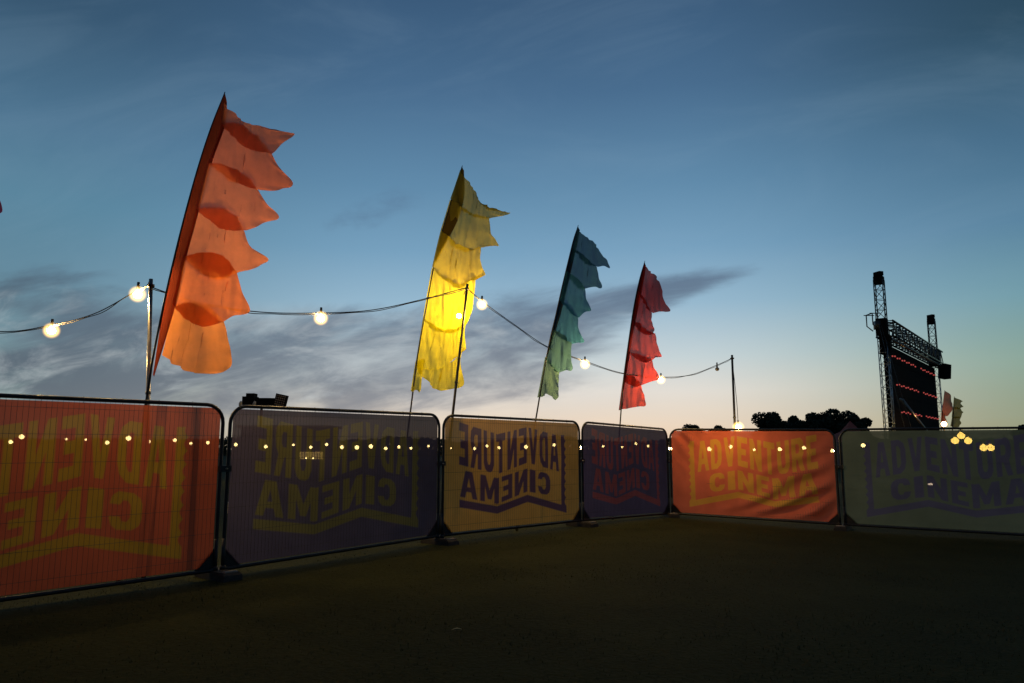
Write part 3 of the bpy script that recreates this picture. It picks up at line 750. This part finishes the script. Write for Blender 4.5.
# A to B
rt = empty('string_lights', TB + Vector((0, 0, -.06)), 'string lights sagging between the orange flag and the yellow flag', 'string lights', 'festoon strings between the poles')
b3 = at(321, 313, 10.3)
cable('cable', rt, [TA + Vector((0, 0, -.1)), at(200, 303, 9.3), at(260, 312, 9.8), b3, at(372, 310, 11.0), at(420, 300, 11.8), TB + Vector((0, 0, -.06))])
bulb(rt, b3 + Vector((0, 0, .06)))
b8 = at(459, 309, 14.0)
cable('branch_cable', rt, [TB + Vector((0, 0, -.06)), at(464, 294, 13.2), b8], twist=False)
bulb(rt, b8, .05)
# B to C
rt = empty('string_lights', TB + Vector((0, 0, -.07)), 'string lights dropping from the dark leaning pole past the teal and red flags', 'string lights', 'festoon strings between the poles')
b4 = at(482, 301, 12.7); b5 = at(585, 361, 14.7); b6 = at(661, 377, 17.0); b7 = at(717, 365, 17.7)
cable('cable', rt, [TB + Vector((0, 0, -.07)), b4, at(515, 325, 13.0), at(548, 347, 13.9), b5, at(622, 373, 15.8), b6, at(690, 375, 17.4), b7, TC + Vector((0, 0, -.08))])
for p in (b4, b5, b6): bulb(rt, p + Vector((0, 0, .07)))
bulb(rt, b7 + Vector((0, 0, .04)), .05, 'deadbulb')
# drop at C
rt = empty('string_lights', TC + Vector((0, 0, -.1)), 'single lamp on a cable hanging down the pole near the fence corner', 'string lights', 'festoon strings between the poles')
b9 = at(738, 421, 17.55)
cable('cable', rt, [TC + Vector((0, 0, -.1)), at(735, 385, 18.0), at(737, 405, 17.8), b9], twist=False)
bulb(rt, b9, .065, 'low_bulb')

# low string of lamps across the field, seen through the banners
low = [(-30, 440), (11, 441), (22, 435.5), (66.6, 439), (86, 439.5), (107.6, 441.7), (128.8, 437), (149, 441), (175, 439.5), (191, 443), (208, 442), (236, 444),
       (266, 446), (293.5, 444.7), (311, 446.8), (326.8, 444), (342, 446.4), (357, 446.4), (371, 445.4), (385.8, 447.8), (399, 446.4), (411, 447.8), (428.5, 446),
       (451, 448), (474.6, 448), (487, 445.6), (499, 447.4), (526, 446), (554, 444.3), (580, 447), (603, 446), (622, 446.9), (635.8, 443.3), (648, 445.9), (670, 448),
       (709, 448), (730.6, 446), (754, 449.4), (779.6, 448.3), (803.8, 447), (832, 450), (862.9, 444.5)]
rt = empty('string_lights', at(400, 449, 34), 'long low row of lamps far across the field, glimmering through the banners', 'string lights')
cp = []
for i, (x, y) in enumerate(low):
    p = at(x, y - 3, 34); cp.append(p + Vector((0, 0, .0)))
    if i + 1 < len(low):
        q = at((x + low[i + 1][0]) / 2, (y + low[i + 1][1]) / 2 - 3, 34); cp.append(q + Vector((0, 0, -.05)))
cable('cable', rt, cp, .008, False, 3)
rb = random.Random(2)
for (x, y) in low: bulb(rt, at(x, y - 3, 34), rb.uniform(.05, .095) if y > 438 else .11, 'far_bulb')
for i, x in enumerate((-30, 75, 175, 285, 385, 480, 590, 690, 790, 870)):
    p = at(x, 442, 34.1)
    o = MB().tube([Vector((p.x, p.y, ground(p.x) - .02)), p], .03, 8).build('string_post', M['pole'], None, True)
    tag(o, 'short dark post holding up the low row of far lamps', 'post', 'posts of the low lamp row')
# lantern cluster behind the green banner
rt = empty('string_lights', at(970, 449, 21), 'cluster of five big yellow lamps behind the dark green banner', 'string lights')
pts = [(940, 434), (954.5, 434), (960.5, 429), (967.5, 434), (976, 438), (983, 441), (990, 441), (1004, 436)]
P3 = [at(x, y, 21) for x, y in pts]
cable('cable', rt, P3, .008, False, 6)
for k in (1, 2, 3, 5, 6): bulb(rt, P3[k], .10, 'lantern')
for x, y, w in ((940, 434, 'left'), (1004, 436, 'right')):
    p = at(x, y, 21.03); o = MB().tube([Vector((p.x, p.y, ground(p.x) - .02)), p + Vector((0, 0, .05))], .025, 8).build('lantern_post', M['pole'], None, True)
    tag(o, 'thin dark post at the %s end of the cluster of big yellow lamps' % w, 'post')

# ------------------------------------------------------------------ video screen rig
Dn = 35.0
T1 = at(886, 380, Dn); T1.z = ground(30)
topz = at(880.5, 278, Dn).z
rz2 = ray(932, 319.5)[1]; Df = (topz - CAMZ) / rz2
T2 = at(936, 380, Df); T2.z = T1.z
ud = (T2 - T1); ud.z = 0; SW = ud.length; ud.normalize(); un_ = Vector((ud.y, -ud.x, 0))
if un_.dot(Vector((0, 0, 0)) - T1) < 0: un_ = -un_
rig = empty('video_screen', (T1 + T2) / 2, 'large dark outdoor screen hung in a lattice frame with rows of red lights', 'screen')
def lattice(a, b, w, side, up, r=.03, step=None, name='truss', mat=None):
    m_ = MB(); a = Vector(a); b = Vector(b); step = step or w
    side = side.normalized() * w / 2; up = up.normalized() * w / 2
    cs = [side + up, side - up, -side - up, -side + up]
    for c in cs: m_.tube([a + c, b + c], r, 6)
    N_ = max(2, int((b - a).length / step))
    for i in range(N_):
        p = a.lerp(b, i / N_); q = a.lerp(b, (i + 1) / N_)
        for k in range(4):
            c, d_ = cs[k], cs[(k + 1) % 4]
            m_.tube([p + (c if i % 2 else d_), q + (d_ if i % 2 else c)], r * .55, 5, False)
            m_.tube([p + c, p + d_], r * .5, 5, False)
    return m_.build(name, mat or M['truss'], rig, True)
zsl = at(883, 330, Dn).z
for T in (T1, T2):
    tw = lattice(T + Vector((0, 0, .1)), Vector((T.x, T.y, zsl)), .40, ud, un_, .022, .55, 'tower', M['alu'])
    lattice(Vector((T.x, T.y, zsl)), Vector((T.x, T.y, topz - .1)), .40, ud, un_, .028, .45, 'mast_head')
    m_ = MB(); m_.quadbox(Vector((T.x, T.y, topz - .12)), .42, .42, .36, rotz(math.atan2(ud.y, ud.x)))
    m_.quadbox(Vector((T.x, T.y, topz + .2)), .24, .4, .2, rotz(.3)); m_.build('pulley_block', M['black'], rig)
    m_ = MB(); m_.quadbox(Vector((T.x, T.y, T.z + .06)), 1.6, 1.6, .12, rotz(math.atan2(ud.y, ud.x))); m_.build('base_plate', M['truss'], rig)
ang_s = math.atan2(ud.y, ud.x)
zt = at(890, 323, Dn).z
# header truss between the masts
lattice(T1 + Vector((0, 0, 0)) + Vector((0, 0, zt - .3 - T1.z)) + un_ * .1, Vector((T2.x, T2.y, zt - .3)) + un_ * .1, .75, Vector((0, 0, 1)), un_, .05, .75, 'header_truss')
m_ = MB(); p = Vector((T1.x, T1.y, zt - .2)); m_.quadbox(p, .50, .46, .8, rotz(ang_s)); m_.build('sleeve_block', M['black'], rig)
m_ = MB(); p = Vector((T2.x, T2.y, zt - .3)); m_.quadbox(p, .6, .6, 1.0, rotz(ang_s)); m_.build('sleeve_block', M['black'], rig)
m_ = MB(); bx_ = Vector((T1.x - .2, T1.y, zt))
for yy in (-.3, .3):
    q = bx_ + Vector((0, yy, 0))
    m_.tube([q + Vector((0, 0, .42)), q + Vector((-.5, 0, .42))], .022, 6)
    m_.tube([q + Vector((-.38, 0, .42)), q + Vector((-.38, 0, -.12)), q + Vector((-.1, 0, -.35))], .03, 6)
m_.tube([bx_ + Vector((-.4, -.3, .42)), bx_ + Vector((-.4, .3, .42))], .03, 6)
m_.quadbox(bx_ + Vector((-.02, 0, -.1)), .2, .4, .4)
m_.build('outrigger_bracket', M['truss'], rig, True)
m_ = MB(); m_.tube([Vector((T1.x, T1.y, zt - .78)) + ud * .4 + un_ * .32, Vector((T2.x, T2.y, zt - .78)) - ud * .3 + un_ * .32], .06, 8)
m_.build('header_pipe', M['alu'], rig, True)
# screen face with its cabinet seams
zs1 = zt - .95; zs0 = .9
m_ = MB(); a = T1 + ud * .45; b = T2 - ud * .35; w_ = (b - a).length; nx = 12; ny = 7
for i in range(nx):
    for j in range(ny):
        c = a + ud * (w_ * (i + .5) / nx); c.z = zs0 + (zs1 - zs0) * (j + .5) / ny
        m_.quadbox(c + un_ * -.05, w_ / nx - .02, .16, (zs1 - zs0) / ny - .02, rotz(ang_s))
m_.build('screen_face', M['black'], rig)
rows = [((891, 354), (932, 376.6)), ((895.6, 383), (934.6, 399)), ((900.6, 411), (937, 420.5))]
for (p0, p1) in rows:
    z0 = None; m_ = MB()
    # height on the screen plane at its left end
    rx, rz = ray(*p0)
    # plane through T1 with direction ud
    def hit(px):
        rx, rz = ray(*px); det = rx * (-ud.y) + ud.x
        D = (T1.x * (-ud.y) + ud.x * T1.y) / det
        return Vector((rx * D, D, CAMZ + rz * D))
    A_, B_ = hit(p0), hit(p1); zz = (A_.z + B_.z) / 2
    sA = max(.7, (Vector((A_.x, A_.y, 0)) - Vector((T1.x, T1.y, 0))).dot(ud)); sB = SW - .6
    for k in range(22):
        if k in (11, 12): continue
        s_ = sA + (sB - sA) * k / 21
        c = T1 + ud * s_; c.z = zz + .05 * (k % 2)
        m_.quadbox(c + un_ * .06, .11, .05, .06, rotz(ang_s))
    m_.build('red_lights', M['red_led'], rig)
m_ = MB()
for o_ in (0, .5):
    a = T1 + ud * (.3 + o_) + un_ * .5; a.z = at(893, 399, Dn).z; b = T2 - ud * (.2 + 1.2 * o_) + un_ * .5; b.z = .8
    m_.tube([a, b], .05, 8)
m_.build('diagonal_brace', M['alu'], rig, True)
m_ = MB(); a = Vector((T1.x, T1.y, zt - .2)) - ud * .6; m_.tube([a, T1 - ud * .9 + un_ * 1.2], .015, 5); m_.tube([a + Vector((.1, 0, 0)), T1 - ud * .5 + un_ * 1.5], .012, 5); m_.build('guy_wires', M['cable'], rig, True)
# speakers
sp1 = Vector((T1.x, T1.y, zt - 1.2)) + un_ * .1
r_ = empty('speaker_stack', sp1, 'dark speaker stack hanging on the near mast of the screen', 'speaker')
for k in range(3):
    m_ = MB(); m_.quadbox(sp1 + Vector((0, 0, .45 - .32 * k)) + ud * (.02 * k), (.52 - .05 * k), .45, .29, rotz(ang_s) @ Matrix.Rotation(radians(3 * k), 3, 'X')); m_.build('cabinet', M['black'], r_)
c = at(944.6, 371.5, Df - .3)
r_ = empty('loudspeaker', c, 'square black loudspeaker on an arm at the right of the screen', 'speaker')
m_ = MB(); m_.quadbox(c, .52, .5, .9, rotz(ang_s - .6) @ Matrix.Rotation(radians(8), 3, 'Y')); m_.build('cabinet', M['black'], r_)
m_ = MB(); m_.tube([c + Vector((0, 0, .2)), Vector((T2.x, T2.y, c.z + .3))], .04, 6); m_.build('arm', M['truss'], r_, True)
c = at(944, 424, 37)
o = MB().ball(c, .12, 12, 8).build('work_lamp', M['amber'], None, True); tag(o, 'small orange lamp glowing at the foot of the far flags', 'lamp')
st = MB().tube([Vector((c.x, c.y, ground(c.x))), c - Vector((0, 0, .1))], .03, 6).build('stand', M['pole'], o, True)

# ------------------------------------------------------------------ floodlight mast behind the purple banner
Dm = 22
c0 = at(262, 399, Dm); r_ = empty('floodlight_mast', Vector((c0.x, c0.y, ground(0))), 'mast of dark lamp heads peeking over the purple banner', 'floodlight')
MB().tube([Vector((c0.x, c0.y, ground(0))), c0], .04, 8).build('mast', M['pole'], r_, True)
c = at(265, 402, Dm); MB().quadbox(c, .62, .25, .22).quadbox(c + Vector((.0, 0, .09)), .42, .2, .05).build('crossbar', M['black'], r_)
c = at(250.5, 401, Dm); hd = MB().quadbox(c, .36, .4, .25).quadbox(c + Vector((.03, 0, .17)), .24, .3, .1).build('lamp_head', M['black'], r_)
for px_, s_ in ((242.8, -1), (256.6, 1)):
    p = at(px_, 404, Dm); m_ = MB(); m_.tube([p + Vector((.0, -.22, -.08)), p + Vector((.01, -.22, 0)), p + Vector((.03, -.22, .07))], [.035, .05, .03], 10); m_.build('lens', M['cream'], hd, True)
c = at(281, 400.5, Dm); Rr = Matrix.Rotation(radians(12), 3, 'Y'); hd = MB().quadbox(c, .34, .16, .36, Rr).build('lamp_head', M['black'], r_)
m_ = MB()
for i in range(5):
    for j in range(5): m_.quadbox(c + Rr @ Vector((-.12 + .06 * i, -.09, -.13 + .065 * j)), .034, .02, .036, Rr)
m_.build('lens_grid', pbr('dull_lens', (.28, .22, .16), .2), hd)

# ------------------------------------------------------------------ kiosk, crate, tent, stake lamp seen dimly through the banners
KD = 36.0; K = at(283, 449, KD); kg = ground(0)
r_ = empty('food_kiosk', Vector((K.x, K.y, kg)), 'food kiosk with a glowing hatch, dim behind the purple banner', 'kiosk')
kw = pbr('kiosk_paint', (.10, .09, .09), .7)
MB().quadbox(Vector((K.x, KD + 1.2, kg + 1.35)), 4.2, 2.2, 2.3).build('body', kw, r_)
MB().quadbox(Vector((K.x, KD + 1.15, kg + 2.56)), 4.5, 2.6, .1).build('roof', M['cream'], r_)
hx = at(311, 455.5, KD); h_ = MB().quadbox(Vector((hx.x, KD + .06, hx.z)), 1.15, .04, .34).build('serving_hatch', M['hatch'], r_)
m_ = MB()
for i in range(15): m_.quadbox(Vector((hx.x - .56 + .08 * i, KD + .02, hx.z + .03 * sin(i))), .03, .02, .34)
m_.build('hatch_bars', M['black'], h_)
MB().quadbox(Vector((hx.x, KD - .1, hx.z - .2)), 1.5, .26, .05).build('counter', M['cream'], r_)
for k_, (a_, b_) in enumerate(((306, 459), (313, 460))):
    p = at(a_, b_, KD - .12); p.z = hx.z - .12; MB().ball(p, .05, 10, 8, .7).build('counter_lamp', M['far_bulb'], r_, True)
for sx in (-1.3, 1.3):
    w_ = MB(); w_.tube([Vector((K.x + sx, KD + .02, kg + .3)), Vector((K.x + sx, KD + .22, kg + .3))], .3, 16); w_.build('wheel', M['rubber'], r_, True)
c = at(238, 505, 17.5); c.z = ground(0) + .13
b = MB(); b.quadbox(c, .46, .32, .02 + .2); b.quadbox(c + Vector((0, 0, .12)), .5, .36, .03); o = b.build('storage_crate', M['cream'], None)
tag(o, 'pale crate lying on the grass, dim behind the left end of the purple banner', 'crate')
# tent
tcn = at(850, 421, 62); r_ = empty('festival_tent', Vector((tcn.x, tcn.y, ground(20))), 'small pink tent whose peak shows between the orange and green banners', 'tent')
m_ = MB(); m_.v = [Vector((tcn.x + a, tcn.y + b, 2.1)) for a, b in ((-2, -2), (2, -2), (2, 2), (-2, 2))] + [Vector((tcn.x + a, tcn.y + b, 2.95)) for a, b in ((-.6, -.6), (.6, -.6), (.6, .6), (-.6, .6))] + [tcn.copy()]
m_.f = [(0, 1, 5, 4), (1, 2, 6, 5), (2, 3, 7, 6), (3, 0, 4, 7), (4, 5, 8), (5, 6, 8), (6, 7, 8), (7, 4, 8)]
m_.build('canopy', cloth('pink_canvas', lc(.65, .25, .2), trans=.5, see=0), r_)
m_ = MB(); m_.quadbox(Vector((tcn.x, tcn.y, 1.0)), 3.9, 3.9, 2.1); m_.build('walls', pbr('tent_wall', (.22, .12, .1), .8), r_)
# stake lamp
c = at(930.5, 485, 18.5); r_ = empty('stake_lamp', Vector((c.x, c.y, ground(c.x))), 'tiny low lamp on a stake behind the green banner', 'lamp')
MB().tube([Vector((c.x, c.y, ground(c.x) - .02)), c], .012, 6).build('stake', M['pole'], r_, True)
MB().ball(c + Vector((0, 0, .02)), .055, 12, 8, .5).build('lamp_head', emit('lit_stake_lamp', (1, .75, .5, 1), 12), r_, True)

# ------------------------------------------------------------------ trees
def tree(px, ytop, rpx, d, label, seed):
    rnd = random.Random(seed)
    top = at(px, ytop, d); R_ = rpx / F * d; g_ = ground(30); H = top.z - g_
    cx_, cy_ = top.x, top.y
    r_ = empty('oak_tree', Vector((cx_, cy_, g_)), label, 'tree', 'dark trees beyond the field')
    m_ = MB(); tb = Vector((cx_, cy_, g_ - .1)); m_.tube([tb, tb + Vector((.1, 0, H * .3)), tb + Vector((0, 0, H * .7))], [.38, .28, .1], 8)
    ends = []
    for k in range(9):
        a = rnd.uniform(0, 2 * pi); e = tb + Vector((cos(a) * R_ * .75, sin(a) * R_ * .75, H * rnd.uniform(.45, .85)))
        s0 = tb + Vector((0, 0, H * rnd.uniform(.22, .45))); m_.tube([s0, s0.lerp(e, .5) + Vector((0, 0, .3)), e], [.14, .09, .03], 6); ends.append(e)
    m_.build('trunk', M['bark'], r_, True)
    lob = [(e, R_ * rnd.uniform(.34, .52)) for e in ends]
    lob += [(Vector((cx_ + rnd.uniform(-.55, .55) * R_, cy_ + rnd.uniform(-.4, .4) * R_, g_ + H * rnd.uniform(.25, .74))), R_ * rnd.uniform(.35, .55)) for _ in range(16)]
    lob.append((Vector((cx_, cy_, top.z - R_ * .38)), R_ * .4))
    c = MB()
    for (p, rr) in lob:
        for _ in range(560):
            v = Vector((rnd.gauss(0, 1), rnd.gauss(0, 1), rnd.gauss(0, 1))).normalized() * rr * rnd.uniform(.25, 1) ** .45
            v.z *= .8; q = p + v
            if q.z > top.z + .1 or q.z < g_ + H * .12: continue
            s_ = rnd.uniform(.16, .36); a = Vector((rnd.gauss(0, 1), rnd.gauss(0, 1), rnd.gauss(0, 1))).normalized(); b = a.orthogonal().normalized()
            cc = a.cross(b); k0 = len(c.v)
            c.v += [q + b * s_, q + cc * s_ * .7, q - b * s_ * .8, q - cc * s_ * .6]; c.f.append((k0, k0 + 1, k0 + 2, k0 + 3))
    c.build('crown', M['leaf'], r_)
for i, a in enumerate([(772, 410.5, 19, 150, 'round dark tree, left end of the tall clump left of the screen'),
                       (793, 415, 13, 152, 'low dark tree in the dip of the clump left of the screen'),
                       (812, 411.5, 17, 148, 'dark tree in the middle of the clump left of the screen'),
                       (832, 407.5, 19, 150, 'tallest dark tree of the clump left of the screen'),
                       (853, 413.5, 14, 146, 'dark tree at the right end of the clump left of the screen'),
                       (694, 424, 13, 190, 'very low distant tree just above the left end of the creased orange banner'),
                       (718, 424.5, 10, 190, 'very low distant tree just left of the pole near the fence corner'),
                       (1022, 424, 10, 180, 'low distant tree at the right edge above the green banner')]):
    tree(*a, seed=100 + i)
# far wood as one mass
rnd = random.Random(5); c = MB()
for k in range(26000):
    x = rnd.uniform(-190, 190); h = 3.6 + 1.3 * noise.noise(Vector((x * .06, 0, 0))) + .6 * noise.noise(Vector((x * .35, 3, 0)))
    q = Vector((x, 165 + rnd.uniform(-4, 4), rnd.uniform(0, 1) ** .8 * h)); s_ = rnd.uniform(.3, .7)
    a = Vector((rnd.gauss(0, 1), rnd.gauss(0, 1), rnd.gauss(0, 1))).normalized(); b = a.orthogonal().normalized(); cc = a.cross(b); k0 = len(c.v)
    c.v += [q + b * s_, q + cc * s_ * .7, q - b * s_ * .8, q - cc * s_ * .6]; c.f.append((k0, k0 + 1, k0 + 2, k0 + 3))
o = c.build('far_wood', M['leaf']); tag(o, 'dark far-off belt of bushes along the horizon behind the fence', 'wood', kind='stuff')

# straw-coloured leaf on the grass
c = at(456, 632, 1); rx, rz = ray(456, 632); D = (CAMZ - .04) / -rz; p = Vector((rx * D, D, .055))
b = MB(); N_ = 9
for i in range(N_):
    t = i / (N_ - 1); w_ = .009 * sin(pi * min(.98, max(.02, t))) + .001
    q = p + Vector((-.035 + .08 * t, .02 * t, .012 * sin(pi * t)))
    b.v += [q + Vector((0, -w_, 0)), q + Vector((0, 0, .004)), q + Vector((0, w_, 0))]
for i in range(N_ - 1):
    for k in (0, 1): b.f.append((i * 3 + k, i * 3 + k + 1, i * 3 + 4 + k, i * 3 + 3 + k))
o = b.build('fallen_leaf', pbr('dry_leaf', (.5, .38, .15), .6)); tag(o, 'dry straw coloured leaf lying on the dark grass in the foreground', 'leaf')
